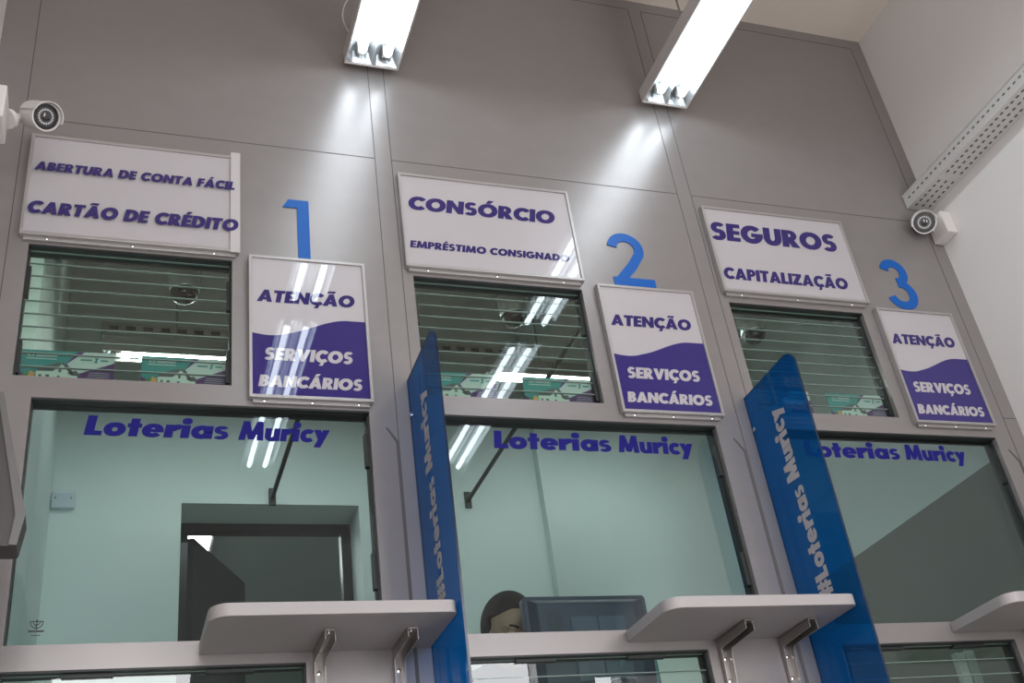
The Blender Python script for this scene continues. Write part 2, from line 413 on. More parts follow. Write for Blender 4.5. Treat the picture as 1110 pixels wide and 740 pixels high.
for k in range(3):
    n += 1; a, b = LW[k]; z0, z1 = LZ
    w = struct(obj('window_%d' % n, lining((a, b, z0, z1)), 'gasket_shade'))
    obj('pane', MB().box(a + .004, b - .004, GY, GY + .008, z0 + .004, z1 - .004), 'glass', w)
    for zc in (z0 + .18, z1 - .11): obj('clamp', MB().box(b - .013, b - .004, GY - .006, GY + .014, zc - .05, zc + .05), 'gasket_shade', w)
for k in range(3):
    n += 1; a, b = BW[k]; z0, z1 = BZ
    w = struct(obj('window_%d' % n, lining((a, b, z0, z1)), 'gasket_shade'))
    nb = 8; step = (z1 - z0 - .008) / nb
    for i in range(nb):
        c = z0 + .004 + i * step; m = MB()
        m.box(a + .004, b - .004, GY, GY + .006, c + .0008, c + step - .0008, 0)
        for z in (c, c + step - .0008): m.box(a + .004, b - .004, GY - .0005, GY + .0065, z, z + .0008, 1)
        obj('glass_blade', m, ['louvre', 'gedge'], w)
    for xc in (a + .27 * (b - a), a + .74 * (b - a)): obj('clamp', MB().box(xc - .055, xc + .055, GY - .008, GY + .014, z1 - .012, z1 - .004), 'gasket_shade', w)

# blue shop lettering on the glass
for (x0, x1, z, tl), where in zip([(.262, .890, 1.832, .0), (1.362, 2.005, 1.832, -.002), (2.408, 3.040, 1.838, -.002)], ['number 1', 'number 2', 'number 3']):
    t = thing('window_lettering', 'blue cut-out shop lettering on the big glass pane below the ' + where, 'lettering', (x0, GY, z), group='lettering on the glass panes')
    sp = x0 + (x1 - x0) * .575; sh_ = .16 if x0 < 1 else .10
    m = MB(); write(m, 'Loterias', x0, sp, z, .056, GY - .0012, sh_); obj('word', m, 'glassblue', t, flat=True)
    m = MB(); write(m, 'Muricy', sp + .022, x1, z, .056, GY - .0012, sh_, tilt=tl); obj('word', m, 'glassblue', t, flat=True)
# small dark emblem in the corner of the first pane
m = MB(); ex, ez, ey = .194, 1.345, GY - .001
for s_ in (0, 1):
    for i in range(10):
        t0 = pi + pi * i / 10; t1 = pi + pi * (i + 1) / 10
        r0, r1 = ((.0125, .0145), (.006, .008))[s_]
        m.quad((ex + r0 * math.cos(t0), ey, ez + r0 * math.sin(t0) * 1.1), (ex + r1 * math.cos(t0), ey, ez + r1 * math.sin(t0) * 1.1), (ex + r1 * math.cos(t1), ey, ez + r1 * math.sin(t1) * 1.1), (ex + r0 * math.cos(t1), ey, ez + r0 * math.sin(t1) * 1.1))
m.quad((ex - .0145, ey, ez), (ex + .0145, ey, ez), (ex + .0145, ey, ez + .0022), (ex - .0145, ey, ez + .0022))
m.quad((ex - .0012, ey, ez - .018), (ex + .0012, ey, ez - .018), (ex + .0012, ey, ez + .006), (ex - .0012, ey, ez + .006))
m.quad((ex - .017, ey, ez - .024), (ex + .017, ey, ez - .024), (ex + .017, ey, ez - .020), (ex - .017, ey, ez - .020))
for i in range(5): m.quad((ex - .009 + i * .004, ey, ez - .033), (ex - .0065 + i * .004, ey, ez - .033), (ex - .0065 + i * .004, ey, ez - .030), (ex - .009 + i * .004, ey, ez - .030))
tag(obj('glass_emblem', m, 'black'), 'tiny black emblem printed in the lower left corner of the first big pane', 'emblem')

# ------------------------------------------------------------------ signs
def signboard(label, x0, x1, z0, z1, rows, right_strip=False, wave=None, group=None):
    t = thing('service_sign', label, 'sign', (x0, -.001, z0), group=group)
    f = .009; y0, y1 = -.024, -.001
    m = MB(); m.box(x0, x1, y0, y1, z0, z0 + f); m.box(x0, x0 + f, y0, y1, z0 + f, z1 - f); m.box(x0, x1, y0, y1, z1 - f, z1)
    m.box(x1 - f, x1, y0, y1, z0 + f, z1 - f)
    m.box(x0 + .01, x1 - .01, -.012, y1, z0 - .010, z0)                     # rail under the frame
    fr = obj('frame', m, 'alu', t, bevel=.001)
    for u in (.12, .5, .88): obj('screw', MB().lathe([(0, .0045), (.002, .0045), (.0035, .002)], (x0 + (x1 - x0) * u, -.012, z0 - .005), (0, -1, 0), 12), 'screw', fr, smooth=40)
    fy = -.0185
    p = MB(); p.box(x0 + f, x1 - f, fy, y1 - .002, z0 + f, z1 - f)
    obj('face', p, 'signw', t)
    if right_strip:
        obj('edge_strip', MB().box(x1 - .026, x1 + .002, y0 - .0008, y0, z0 - .004, z1 + .012), 'strip', t)
    if wave:
        pts = [(x0 + f, z0 + f), (x1 - f, z0 + f)]; N = 28; top = []
        for i in range(N + 1):
            u = i / N; x = x1 - f - (x1 - x0 - 2 * f) * u
            v = 1 - u; s = min(1, max(0, (v - .22) / .62)); s = s * s * (3 - 2 * s)
            z = wave[0] + (wave[1] - wave[0]) * s - .006 * math.sin(pi * min(1, v / .3)) * (v < .3)
            top.append((x, z))
        for i in range(N):
            (xa, za), (xb, zb) = top[i], top[i + 1]
            if i == 0: w = MB()
            w.quad((xb, fy - .0004, z0 + f), (xa, fy - .0004, z0 + f), (xa, fy - .0004, za), (xb, fy - .0004, zb))
        obj('wave_field', w, 'purple', t)
    for txt, a, b, z, h, white in rows:
        L = MB(); write(L, txt, a, b, z, h, (y0 - .0012) if right_strip else fy - .0008, .17)
        o = obj('lettering', L, 'whitetx' if white else 'purpletx', t, flat=True)
        if white: o['label'] = 'white lettering'
    return t
g1 = 'wide white service signs over the upper windows'
signboard('wide white sign reading ABERTURA DE CONTA FÁCIL and CARTÃO DE CRÉDITO', .054, .641, 2.420, 2.786,
          [('ABERTURA DE CONTA FÁCIL', .073, .630, 2.649, .031, 0), ('CARTÃO DE CRÉDITO', .066, .640, 2.493, .042, 0)], True, group=g1)
signboard('wide white sign reading CONSÓRCIO and EMPRÉSTIMO CONSIGNADO', 1.138, 1.728, 2.424, 2.797,
          [('CONSÓRCIO', 1.163, 1.668, 2.651, .053, 0), ('EMPRÉSTIMO CONSIGNADO', 1.157, 1.692, 2.498, .027, 0)], group=g1)
signboard('wide white sign reading SEGUROS and CAPITALIZAÇÃO', 2.242, 2.828, 2.434, 2.804,
          [('SEGUROS', 2.252, 2.780, 2.658, .077, 0), ('CAPITALIZAÇÃO', 2.258, 2.766, 2.489, .048, 0)], group=g1)
g2 = 'ATENÇÃO signs beside the upper windows'
for k, x0, x1, z0, z1 in ((1, .667, 1.007, 1.938, 2.415), (2, 1.768, 2.116, 1.945, 2.418), (3, 2.846, 3.176, 1.955, 2.419)):
    w = x1 - x0
    rows = [('ATENÇÃO', x0 + .07 * w, x0 + .90 * w, z0 + .316, .041, 0), ('SERVIÇOS', x0 + .12 * w, x0 + .855 * w, z0 + .122, .039, 1), ('BANCÁRIOS', x0 + .075 * w, x0 + .92 * w, z0 + .036, .036, 1)]
    signboard('white and purple ATENÇÃO SERVIÇOS BANCÁRIOS sign right under the blue number %d' % k, x0, x1, z0, z1, rows, wave=(z0 + .209, z0 + .268), group=g2)

# ------------------------------------------------------------------ blue numbers
def ribbon(path, w, y0=-.0035, y1=-.0002):
    m = MB(); P = [Vector((a, b)) for a, b in path]; L = []; Rr = []
    for i, p in enumerate(P):
        d0 = (P[i] - P[i - 1]).normalized() if i else None; d1 = (P[i + 1] - P[i]).normalized() if i < len(P) - 1 else None
        d = (d0 or d1) if not (d0 and d1) else (d0 + d1).normalized()
        nn = Vector((-d.y, d.x)); k = w / 2
        if d0 and d1: k = k / max(.5, abs(nn.dot(Vector((-d0.y, d0.x)))))
        L.append(p + nn * k); Rr.append(p - nn * k)
    poly = L + Rr[::-1]
    n_ = len(P); vs = [(q.x, y0, q.y) for q in L] + [(q.x, y0, q.y) for q in Rr] + [(q.x, y1, q.y) for q in L] + [(q.x, y1, q.y) for q in Rr]
    fs = []
    for i in range(n_ - 1): fs += [(i, i + 1, n_ + i + 1, n_ + i), (2 * n_ + i, 3 * n_ + i, 3 * n_ + i + 1, 2 * n_ + i + 1), (i, 2 * n_ + i, 2 * n_ + i + 1, i + 1), (n_ + i, n_ + i + 1, 3 * n_ + i + 1, 3 * n_ + i)]
    fs += [(0, n_, 3 * n_, 2 * n_), (n_ - 1, 3 * n_ - 1, 4 * n_ - 1, 2 * n_ - 1)]
    m.add(vs, fs); return m
g3 = 'blue counter numbers on the grey wall'
m = MB().prism([(.815, 2.430), (.851, 2.430), (.851, 2.653), (.789, 2.653), (.772, 2.622), (.815, 2.622)], lambda u, v, d: (u, d, v), -.0035, -.0002)
tag(obj('counter_number', m, 'blue'), 'big blue number 1 on the grey wall', 'number', g3)
arc = lambda cx, cz, rx, rz, a0, a1, N=18: [(cx + rx * math.cos(math.radians(a0 + (a1 - a0) * i / N)), cz + rz * math.sin(math.radians(a0 + (a1 - a0) * i / N))) for i in range(N + 1)]
m = ribbon(arc(1.913, 2.588, .049, .049, 172, -28) + [(1.925, 2.518), (1.868, 2.452)], .034)
m2 = MB().box(1.845, 1.996, -.0032, -.0002, 2.434, 2.467)
m.add(m2.v, m2.f)
tag(obj('counter_number', m, 'blue'), 'big blue number 2 on the grey wall', 'number', g3)
m = ribbon(arc(3.006, 2.601, .041, .043, 165, -90) + [], .034)
mm = ribbon(arc(3.006, 2.503, .050, .0505, 90, -165), .034, -.0032); m.add(mm.v, mm.f)
tag(obj('counter_number', m, 'blue'), 'big blue number 3 on the grey wall', 'number', g3)

# ------------------------------------------------------------------ shelves
def shelf(xc, label):
    x0, x1 = xc - .548, xc + .010; yf, z0, z1 = -.262, 1.249, 1.279; r = .045
    t = thing('writing_shelf', label, 'shelf', (xc, 0, z0), group='writing shelves under the big panes')
    poly = [(x0, -.001), (x0, yf + r)] + [(x0 + r - r * math.cos(a), yf + r - r * math.sin(a)) for a in [pi / 2 * i / 8 for i in range(1, 9)]]
    poly += [(x1 - .02 + .02 * math.sin(a), yf + .02 - .02 * math.cos(a)) for a in [pi / 2 * i / 6 for i in range(0, 7)]] + [(x1, -.001)]
    obj('board', MB().prism(poly, lambda u, v, d: (u, v, d), z0, z1), 'board', t, smooth=35, bevel=.0015)
    for bx in (xc - .271, xc - .076):
        m = MB(); w = .013
        m.box(bx - w, bx + w, -.004, -.0012, z0 - .135, z0)                   # wall leg
        m.box(bx - w, bx + w, -.165, -.0012, z0 - .004, z0 - .0005)           # arm under the board
        for s_ in (-1, 1):
            xa, xb = sorted((bx + s_ * w, bx + s_ * (w - .003)))
            m.prism([(-.002, z0 - .135), (-.002, z0 - .001), (-.165, z0 - .001), (-.165, z0 - .030), (-.036, z0 - .034), (-.030, z0 - .045), (-.022, z0 - .135)] if s_ > 0 else
                    [(-.002, z0 - .135), (-.002, z0 - .001), (-.165, z0 - .001), (-.165, z0 - .024), (-.020, z0 - .030), (-.014, z0 - .135)], lambda u, v, d: (d, u, v), xa, xb)
        br = obj('bracket', m, 'steel', t, bevel=.0008)
        for dz in (.055, .115): obj('screw', MB().lathe([(0, .0055), (.002, .0055), (.0035, .002)], (bx, -.004, z0 - dz), (0, -1, 0), 12), 'screw', br, smooth=40)
        obj('screw', MB().lathe([(0, .005), (.002, .005), (.003, .002)], (bx, -.145, z0 - .004), (0, 0, -1), 12), 'screw', br, smooth=40)
    return t
shelf(1.100, 'pale grey writing shelf with rounded corners under the first big pane')
shelf(2.200, 'pale grey writing shelf with rounded corners under the second big pane')
shelf(3.262, 'pale grey writing shelf under the third pane, next to the right wall')

# ------------------------------------------------------------------ blue acrylic dividers
def divider(x, label):
    t = thing('privacy_divider', label, 'divider', (x, 0, .8), group='blue acrylic dividers between the counters')
    th = .006; zt, zb, yf = 2.028, .80, -.300
    r = .05
    poly = [(-.0005, zb), (-.0005, zt - .003), (yf + r, zt)] + [(yf + r - r * math.sin(a), zt - r + r * math.cos(a)) for a in [pi / 2 * i / 10 for i in range(1, 11)]] + [(yf + .025, zb)]
    obj('sheet', MB().prism(poly, lambda u, v, d: (x + d, u, v), 0, th, 0, 1), ['acryl', 'acryl_edge'], t)
    # lettering, turned to read upwards, on the face towards the left
    m = MB(); write(m, '#Loterias Muricy', 1.318, 1.905, -.168, .064, 0, 0., put=lambda u, v, lift: (x - .0008 - lift, v, u))
    obj('lettering', m, 'whitetx', t, flat=True)
    for zz in (1.905, 1.05):
        s_ = MB().lathe([(0, .007), (.004, .007), (.006, .004)], (x, -.016, zz), (-1, 0, 0), 14)
        obj('screw', s_, 'screw', t, smooth=40)
divider(1.112, 'blue see-through acrylic divider with white upright lettering between counters 1 and 2')
divider(2.215, 'deeper blue acrylic divider with white upright lettering between counters 2 and 3')

# ------------------------------------------------------------------ ceiling lights
def batten(label, c, length, along, zb, tubemat, cable=False, drop=.006, tubes=2, w=.188, group=None, hung=True):
    """a two-tube louvreless fitting; c = centre of the end nearest the wall (x, y); along = direction (dx, dy)"""
    dx, dy = along; nx, ny = -dy, dx
    P = lambda u, s, z: (c[0] + dx * u + nx * s, c[1] + dy * u + ny * s, z)
    t = thing('ceiling_light', label, 'lamp', (c[0] + dx * length / 2, c[1] + dy * length / 2, zb), group=group)
    hw = w / 2; zt = zb + .062; e = .006
    m = MB()
    def bx(u0, u1, s0, s1, z0, z1, mi=0):
        vs = [P(u, s, z) for u in (u0, u1) for s in (s0, s1) for z in (z0, z1)]
        m.add(vs, [(0, 1, 3, 2), (4, 6, 7, 5), (0, 4, 5, 1), (2, 3, 7, 6), (0, 2, 6, 4), (1, 5, 7, 3)], mi)
    uplight_slot = hw * .30 if tubes == 1 else 0  # open housing top, added to spill light upward and brighten the upper room
    if uplight_slot: bx(0, length, -hw, -uplight_slot, zt - .004, zt); bx(0, length, uplight_slot, hw, zt - .004, zt)
    else: bx(0, length, -hw, hw, zt - .004, zt)
    bx(0, length, -hw, -hw + e, zb, zt - .004); bx(0, length, hw - e, hw, zb, zt - .004)
    bx(0, e, -hw + e, hw - e, zb, zt - .004); bx(length - e, length, -hw + e, hw - e, zb, zt - .004)
    obj('housing', m, 'house', t, bevel=.0012)
    r = MB(); prof = [(-hw + e, zb + .002), (-hw * .72, zb + .036), (-hw * .40, zb + .046), (-hw * .16, zb + .036), (0, zb + .008), (hw * .16, zb + .036), (hw * .40, zb + .046), (hw * .72, zb + .036), (hw - e, zb + .002)]
    if tubes == 1: prof = [(-hw + e, zb + .002), (-hw * .72, zb + .030), (-uplight_slot, zb + .040), (uplight_slot, zb + .040), (hw * .72, zb + .030), (hw - e, zb + .002)]
    N = 16
    for i in range(len(prof) - 1):
        if uplight_slot and i == 2: continue
        for k in range(N):
            u0 = .03 + (length - .06) * k / N; u1 = .03 + (length - .06) * (k + 1) / N
            r.quad(P(u0, *prof[i]), P(u1, *prof[i]), P(u1, *prof[i + 1]), P(u0, *prof[i + 1]))
    for u, s_ in ((.03, -1), (length - .03, 1)):
        for i in range(len(prof) - 1): r.quad(P(u, *prof[i]), P(u, *prof[i + 1]), P(u + s_ * .022, prof[i + 1][0], zb + .004), P(u + s_ * .022, prof[i][0], zb + .004))
    obj('reflector', r, 'refl', t)
    for s in ((-hw * .46, hw * .46) if tubes == 2 else (0,)):
        tb = MB().lathe([(0, .011), (.012, .0135), (length - .132, .0135), (length - .12, .011)], P(.06, s, zb + drop), (dx, dy, 0), 16)
        obj('tube', tb, tubemat, t, smooth=50)
        for u0, u1 in ((.044, .068), (length - .068, length - .044)):
            h = MB(); vs = [P(u, s + q, z) for u in (u0, u1) for q in (-.017, .017) for z in (zb + .004, zb + .044)]
            h.add(vs, [(0, 1, 3, 2), (4, 6, 7, 5), (0, 4, 5, 1), (2, 3, 7, 6), (0, 2, 6, 4), (1, 5, 7, 3)])
            obj('tube_holder', h, 'socket', t, bevel=.003)
    for u in (.25, length - .25):
        obj('hanger', MB().cyl(P(u, 0, zt), P(u, 0, ZC), .004, seg=8), 'steel', t)
    if cable:
        side = hw if nx < 0 else -hw
        pts = [P(.10 + .20 * i / 12, side - .002 * (1 if side < 0 else -1) + (1 if side > 0 else -1) * .038 * math.sin(pi * i / 12), zt - .02 - .012 * math.sin(pi * i / 12)) for i in range(13)]
        obj('cable', MB().tube(pts, .0028, 8), 'cable', t, smooth=60)
    return t
gl = 'two-tube lights hung over the customers'
batten('white two-tube ceiling light ending above the number 1 sign, thin cable at its side', (1.080, -.030), 1.44, (0, -1), 3.253, 'tube', True, group=gl)
batten('brighter two-tube ceiling light ending above the number 2', (2.200, -.030), 1.44, (0, -1), 3.274, 'tube', group=gl)
batten('two-tube light seen mirrored in the glass, farther from the wall on the left', (1.080, -1.56), 1.44, (0, -1), 3.253, 'tube', group=gl)
batten('two-tube light seen mirrored in the glass, farther from the wall on the right', (2.200, -1.56), 1.44, (0, -1), 3.274, 'tube', group=gl)
gi = 'two-tube lights behind the upper windows'
batten('office light behind the louvred window over counter 1', (.27, .88), 1.08, (1, 0), 2.606, 'tubei', drop=.004, tubes=1, w=.075, group=gi)
batten('office light behind the louvred window over counter 2', (1.68, .88), 1.00, (1, 0), 2.606, 'tubei', drop=.004, tubes=1, w=.075, group=gi)

# ------------------------------------------------------------------ cable tray on the right wall
def tray(label, pts, group=None):
    pass
t = thing('cable_tray', 'perforated galvanised cable tray along the right wall up to the grey partition', 'cable tray', (3.24, -.02, 2.93))
ya, yb = -.006, -2.6; xa = 3.188; za, zb_ = 2.925, 2.985
m = MB()
m.box(xa, XR - .001, yb, ya, za, za + .0025)
m.box(xa, xa + .0025, yb, ya, za + .0025, zb_)
m.box(XR - .0035, XR - .001, yb, ya, za + .0025, zb_)
m.box(xa - .006, xa, yb, ya, zb_ - .004, zb_)
NS = 92
for i in range(NS):
    y = ya - .02 - i * .028
    for j in range(3): m.box(xa + .018 + j * .032, xa + .027 + j * .032, y - .018, y - .004, za - .0006, za + .0002, 1)
    m.box(xa - .0006, xa + .0002, y - .018, y - .005, za + .030, za + .037, 1)
obj('channel', m, ['galv', 'hole'], t)
obj('joint_plate', MB().box(xa + .004, XR - .004, -.215, -.190, za - .003, za - .0008), 'galv', t)

# ------------------------------------------------------------------ bullet cameras
def bullet(label, box, lens_c, aim, joint, k=1., group='white bullet cameras'):
    """box: mounting box bounds on a side wall; lens_c: centre of the front face; aim: direction it looks"""
    t = thing('security_camera', label, 'camera', lens_c, group=group)
    obj('mount_box', MB().box(*box), 'camw', t, bevel=.004)
    d = Vector(aim).normalized(); c = Vector(lens_c); back = c - d * .095 * k
    obj('body', MB().lathe([(-.012 * k, .012 * k), (-.004 * k, .024 * k), (.010 * k, .033 * k), (.03 * k, .036 * k), (.088 * k, .038 * k), (.098 * k, .038 * k), (.098 * k, .0345 * k), (.080 * k, .034 * k)], back, d, 32), 'camw', t, smooth=35)
    fc = obj('front_ring', MB().lathe([(0, .0342 * k), (.0015, .0342 * k)], c - d * .004, d, 32), 'camb', t, smooth=35)
    obj('led_plate', MB().lathe([(0, .0245 * k), (.0015, .0245 * k)], c - d * .0026, d, 32), 'camg', fc, smooth=35)
    a = d.orthogonal().normalized(); b = d.cross(a); L = MB()
    for i in range(18):
        q = c + (a * math.cos(2 * pi * i / 18) + b * math.sin(2 * pi * i / 18)) * .0185 * k
        L.lathe([(0, .0026 * k), (.002, .0024 * k)], q - d * .001, d, 8)
    leds = obj('led_ring', L, 'led', fc); leds['kind'] = 'stuff'
    obj('lens', MB().lathe([(0, .0105 * k), (.004, .0105 * k), (.0055, .006 * k)], c - d * .0015, d, 20), 'lens', fc, smooth=40)
    # sun hood over the front
    h = MB(); upv = (Vector((0, 0, 1)) - d * d.z).normalized(); sv = d.cross(upv)
    N = 18
    for i in range(N):
        for (u0, u1) in ((0, .112 * k),):
            t0 = pi * i / N; t1 = pi * (i + 1) / N; r0, r1 = .0385 * k, .0405 * k
            P = lambda tt, r, u: back + d * (u) + (sv * math.cos(tt) + upv * math.sin(tt)) * r
            h.add([P(t0, r0, .02), P(t1, r0, .02), P(t1, r1, .02), P(t0, r1, .02), P(t0, r0, u1), P(t1, r0, u1), P(t1, r1, u1), P(t0, r1, u1)], [(0, 1, 2, 3), (4, 7, 6, 5), (0, 4, 5, 1), (3, 2, 6, 7), (0, 3, 7, 4), (1, 5, 6, 2)])
    obj('hood', h, 'camw', t, smooth=35)
    j = Vector(joint)
    br = obj('bracket', MB().lathe([(0, .026 * k), (.012, .026 * k), (.018, .015 * k)], j, (back - j), 20), 'camw', t, smooth=40)
    obj('ball_joint', MB().cyl(j + (back - j) * .2, back, .011 * k, seg=16), 'camw', t, smooth=40)
camp = Vector(cam.matrix_world.translation)
rc = Vector((3.165, -.079, 2.797))
bullet('small white bullet camera under the cable tray on the right wall', (3.252, XR - .0005, -.090, -.004, 2.757, 2.858), rc, Vector((-2.75, -2.75, -2.6)), (3.252, -.046, 2.825), 1.15)
lc = Vector((.112, -.30, 2.597))
bullet('white bullet camera at the left edge of the photo, over the ABERTURA sign', (XL + .0005, .018, -.355, -.245, 2.532, 2.640), lc, Vector((1.75, -2.35, -2.1)), (.018, -.270, 2.600), 1.0)

# ------------------------------------------------------------------ grey casing at the left edge
m = MB().prism([(XL + .001, 1.311), (.174, 1.308), (.184, 1.372), (.118, 1.64), (XL + .001, 1.80)], lambda u, v, d: (u, d, v), -.50, -.43, 0)
cz = thing('metal_casing', 'slanted grey metal casing on the left wall, cut by the left edge of the photo', 'casing', (XL, -.47, 1.31))
obj('body', m, 'casing', cz, bevel=.006)
obj('edge_trim', MB().prism([(.174, 1.309), (.184, 1.372), (.118, 1.64), (.107, 1.64), (.166, 1.372), (.160, 1.309)], lambda u, v, d: (u, d, v), -.506, -.5002), 'casing2', cz)

# ------------------------------------------------------------------ leaflets behind the upper windows
def leaflet(label, x0, x1):
    z0 = UZ[0] + .0045; h = .101; y = .042; w = x1 - x0
    t = thing('leaflet', label, 'leaflet', (x0, y, z0), group='house leaflets propped inside the upper windows')
    obj('card', MB().box(x0, x1, y, y + .001, z0, z0 + h), 'lpurple', t)
    P = lambda u, v, k=1: (x0 + u * w, y - .0003 * k, z0 + v * h)
    def patch(name, polys, mt, k=1):
        m = MB()
        for p in polys: m.add([P(u, v, k) for u, v in p], [tuple(range(len(p)))])
        return obj(name, m, mt, t, flat=True)
    patch('teal_field', [[(0, .34), (.12, .22), (.3, .3), (.48, .58), (.60, .98), (.62, 1), (0, 1)]], 'teal')
    patch('white_field', [[(.50, .62), (.56, .40), (.60, .30), (.62, .32), (1, .70), (1, 1), (.68, 1)]], 'lwhite', 2)
    patch('shrubs', [[(.02, 0), (.62, 0), (.66, .15), (.55, .28), (.4, .2), (.16, .2), (.06, .30)]], 'lgreen', 2)
    patch('house_walls', [[(.19, .06), (.36, .04), (.36, .38), (.19, .36)], [(.36, .04), (.53, .06), (.53, .34), (.46, .60), (.36, .38)], [(.53, .08), (.62, .08), (.62, .30), (.53, .30)]], 'lhouse', 3)
    patch('house_roof', [[(.18, .36), (.36, .37), (.45, .60), (.42, .64), (.24, .50)], [(.45, .60), (.55, .30), (.57, .33), (.46, .67)], [(.51, .33), (.56, .26), (.66, .26), (.60, .42)]], 'lroof', 4)
    patch('house_openings', [[(.22, .14), (.25, .14), (.25, .26), (.22, .26)], [(.29, .14), (.33, .14), (.33, .26), (.29, .26)], [(.42, .34), (.45, .34), (.45, .44), (.42, .44)], [(.41, .10), (.44, .10), (.44, .24), (.41, .24)]], 'lroof', 5)
    patch('accent', [[(.10, .12), (.18, .1), (.18, .3), (.13, .36)]], 'lorange', 4)
    L = MB(); write(L, '1,3 milhão', x0 + .08 * w, x0 + .39 * w, z0 + .80 * h, .10 * h, y - .0012, 0)
    obj('lettering', L, 'lwhite', t, flat=True); L = MB()
    for i in range(1): L.quad(P(.08, .72, 4), P(.39, .72, 4), P(.39, .75, 4), P(.08, .75, 4))
    for i in range(5): L.quad(P(.74 - .01 * i, .36 - i * .06, 4), P(.95, .36 - i * .06, 4), P(.95, .372 - i * .06, 4), P(.74 - .01 * i, .372 - i * .06, 4))
    L.quad(P(.74, .07, 4), P(.93, .07, 4), P(.93, .10, 4), P(.74, .10, 4))
    obj('small_print', L, 'lwhite', t, flat=True)['kind'] = 'stuff'
    D = MB(); write(D, 'X', x0 + .78 * w, x0 + .83 * w, z0 + .68 * h, .15 * h, y - .0012, .2)
    D.quad(P(.64, .73, 4), P(.76, .73, 4), P(.76, .78, 4), P(.64, .78, 4)); D.quad(P(.85, .73, 4), P(.93, .73, 4), P(.93, .78, 4), P(.85, .78, 4))
    obj('teal_print', D, 'ltealtx', t, flat=True)
for i, (a, b) in enumerate(((.086, .322), (.390, .618), (1.170, 1.402), (1.486, 1.716), (2.270, 2.500), (2.568, 2.795))):
    leaflet('teal and purple house leaflet, %s one inside the upper window over counter %d' % (('left', 'right')[i % 2], i // 2 + 1), a, b)

# ------------------------------------------------------------------ dome cameras in the tellers' room
def dome(x, label):
    y, z = .33, 2.512
    t = thing('dome_camera', label, 'camera', (x, y, z), group='dome cameras behind the upper windows')
    obj('shell', MB().lathe([(0, .044), (.004, .047), (.075, .050), (.100, .046), (.116, .030), (.120, .01)], (x, y, z), (0, 0, 1), 32), 'chrome', t, smooth=40)
    obj('dome', MB().lathe([(0, .044), (-.012, .041), (-.026, .034), (-.034, .018)][::-1], (x, y, z), (0, 0, 1), 28), 'camb', t, smooth=60)
    obj('arm', MB().tube([(x, y, z + .118), (x, y, z + .14), (x, y - .03, z + .16), (x, T + .001, z + .16)], .011, 12), 'camw', t, smooth=50)
    obj('wall_plate', MB().box(x - .035, x + .035, T + .0005, T + .012, z + .125, z + .195), 'camw', t, bevel=.003)
dome(.512, 'shiny dome camera behind the louvred window over counter 1')
dome(1.612, 'shiny dome camera behind the louvred window over counter 2')
dome(2.570, 'shiny dome camera behind the louvred window over counter 3')

# ------------------------------------------------------------------ tie bars, junction box, tray on the rear wall
for x, lab in ((.944, 'dark steel tie bar ending on the rear wall above the doorway'), (1.768, 'dark steel tie bar ending on the rear wall right of the doorway')):
    t = thing('tie_bar', lab, 'bar', (x, YB, 2.36), group='tie bars behind the glass')
    obj('bar', MB().cyl((x, T + .006, 2.36), (x, YB - .012, 2.36), .009, seg=12), 'rod', t, smooth=40)
    obj('wall_plate', MB().box(x - .014, x + .014, YB - .012, YB - .0005, 2.325, 2.40), 'rod', t, bevel=.002)
    obj('wall_plate', MB().box(x - .014, x + .014, T + .0005, T + .006, 2.33, 2.39), 'rod', t)
t = thing('junction_box', 'white plastic cover box high on the rear wall behind the first pane', 'box', (.175, YB, 2.33))
obj('cover', MB().box(.121, .205, YB - .028, YB - .0005, 2.296, 2.362), 'plastic', t, bevel=.005)
for x in (.135, .191): obj('screw', MB().lathe([(0, .003), (.0015, .003)], (x, YB - .028, 2.335), (0, -1, 0), 10), 'camg', t)
m = MB().box(.25, 2.05, YB - .075, YB - .0005, 3.06, 3.11, 0)
for i in range(26): m.box(.28 + i * .068, .318 + i * .068, YB - .0756, YB - .075, 3.075, 3.095, 1)
tag(obj('wall_duct', m, ['galv', 'hole']), 'slotted metal duct along the rear wall, high behind the louvred windows', 'duct')

# ------------------------------------------------------------------ tellers' worktop, monitor, binders
wt = thing('worktop', 'long grey teller worktop behind the partition', 'worktop', (1.7, .3, 0))
obj('top', MB().box(.12, XR - .001, T + .001, .50, .97, 1.0), 'worktop', wt, bevel=.003)
for x in (.16, 1.1, 2.2, 3.26): obj('support', MB().box(x - .018, x + .018, T + .02, .46, 0, .97), 'worktop', wt)
mx0, mx1, my, mz1, mz0 = 1.532, 1.944, .40, 1.532, 1.20
t = thing('monitor', 'dark blue computer monitor seen from behind, next to the seated teller', 'monitor', ((mx0 + mx1) / 2, my, 1.0))
t['label'] = 'dark blue computer monitor seen from behind, right of the person'
cx = (mx0 + mx1) / 2
sh = MB().prism([(mx0, mz0), (mx1, mz0), (mx1, mz1 - .008), (mx1 - .008, mz1), (mx0 + .008, mz1), (mx0, mz1 - .008)], lambda u, v, d: (u, d, v), my + .012, my + .05)
obj('screen_case', sh, 'monitor', t, bevel=.004)
bk = MB(); a0, a1, c0, c1 = mx0 + .035, mx1 - .06, mz0 + .05, mz1 - .03
bk.add([(mx0 + .012, my + .012, mz0 + .012), (mx1 - .012, my + .012, mz0 + .012), (mx1 - .012, my + .012, mz1 - .012), (mx0 + .012, my + .012, mz1 - .012), (a0, my - .012, c0), (a1, my - .012, c0), (a1, my - .012, c1), (a0, my - .012, c1)],
       [(0, 1, 2, 3), (4, 5, 6, 7), (0, 1, 5, 4), (1, 2, 6, 5), (2, 3, 7, 6), (3, 0, 4, 7)])
obj('back_cover', bk, 'monitor', t, bevel=.003)
obj('service_panel', MB().box(mx0 + .135, mx0 + .315, my - .016, my - .0122, mz0 + .06, mz1 - .075), 'monitor2', t, bevel=.002)
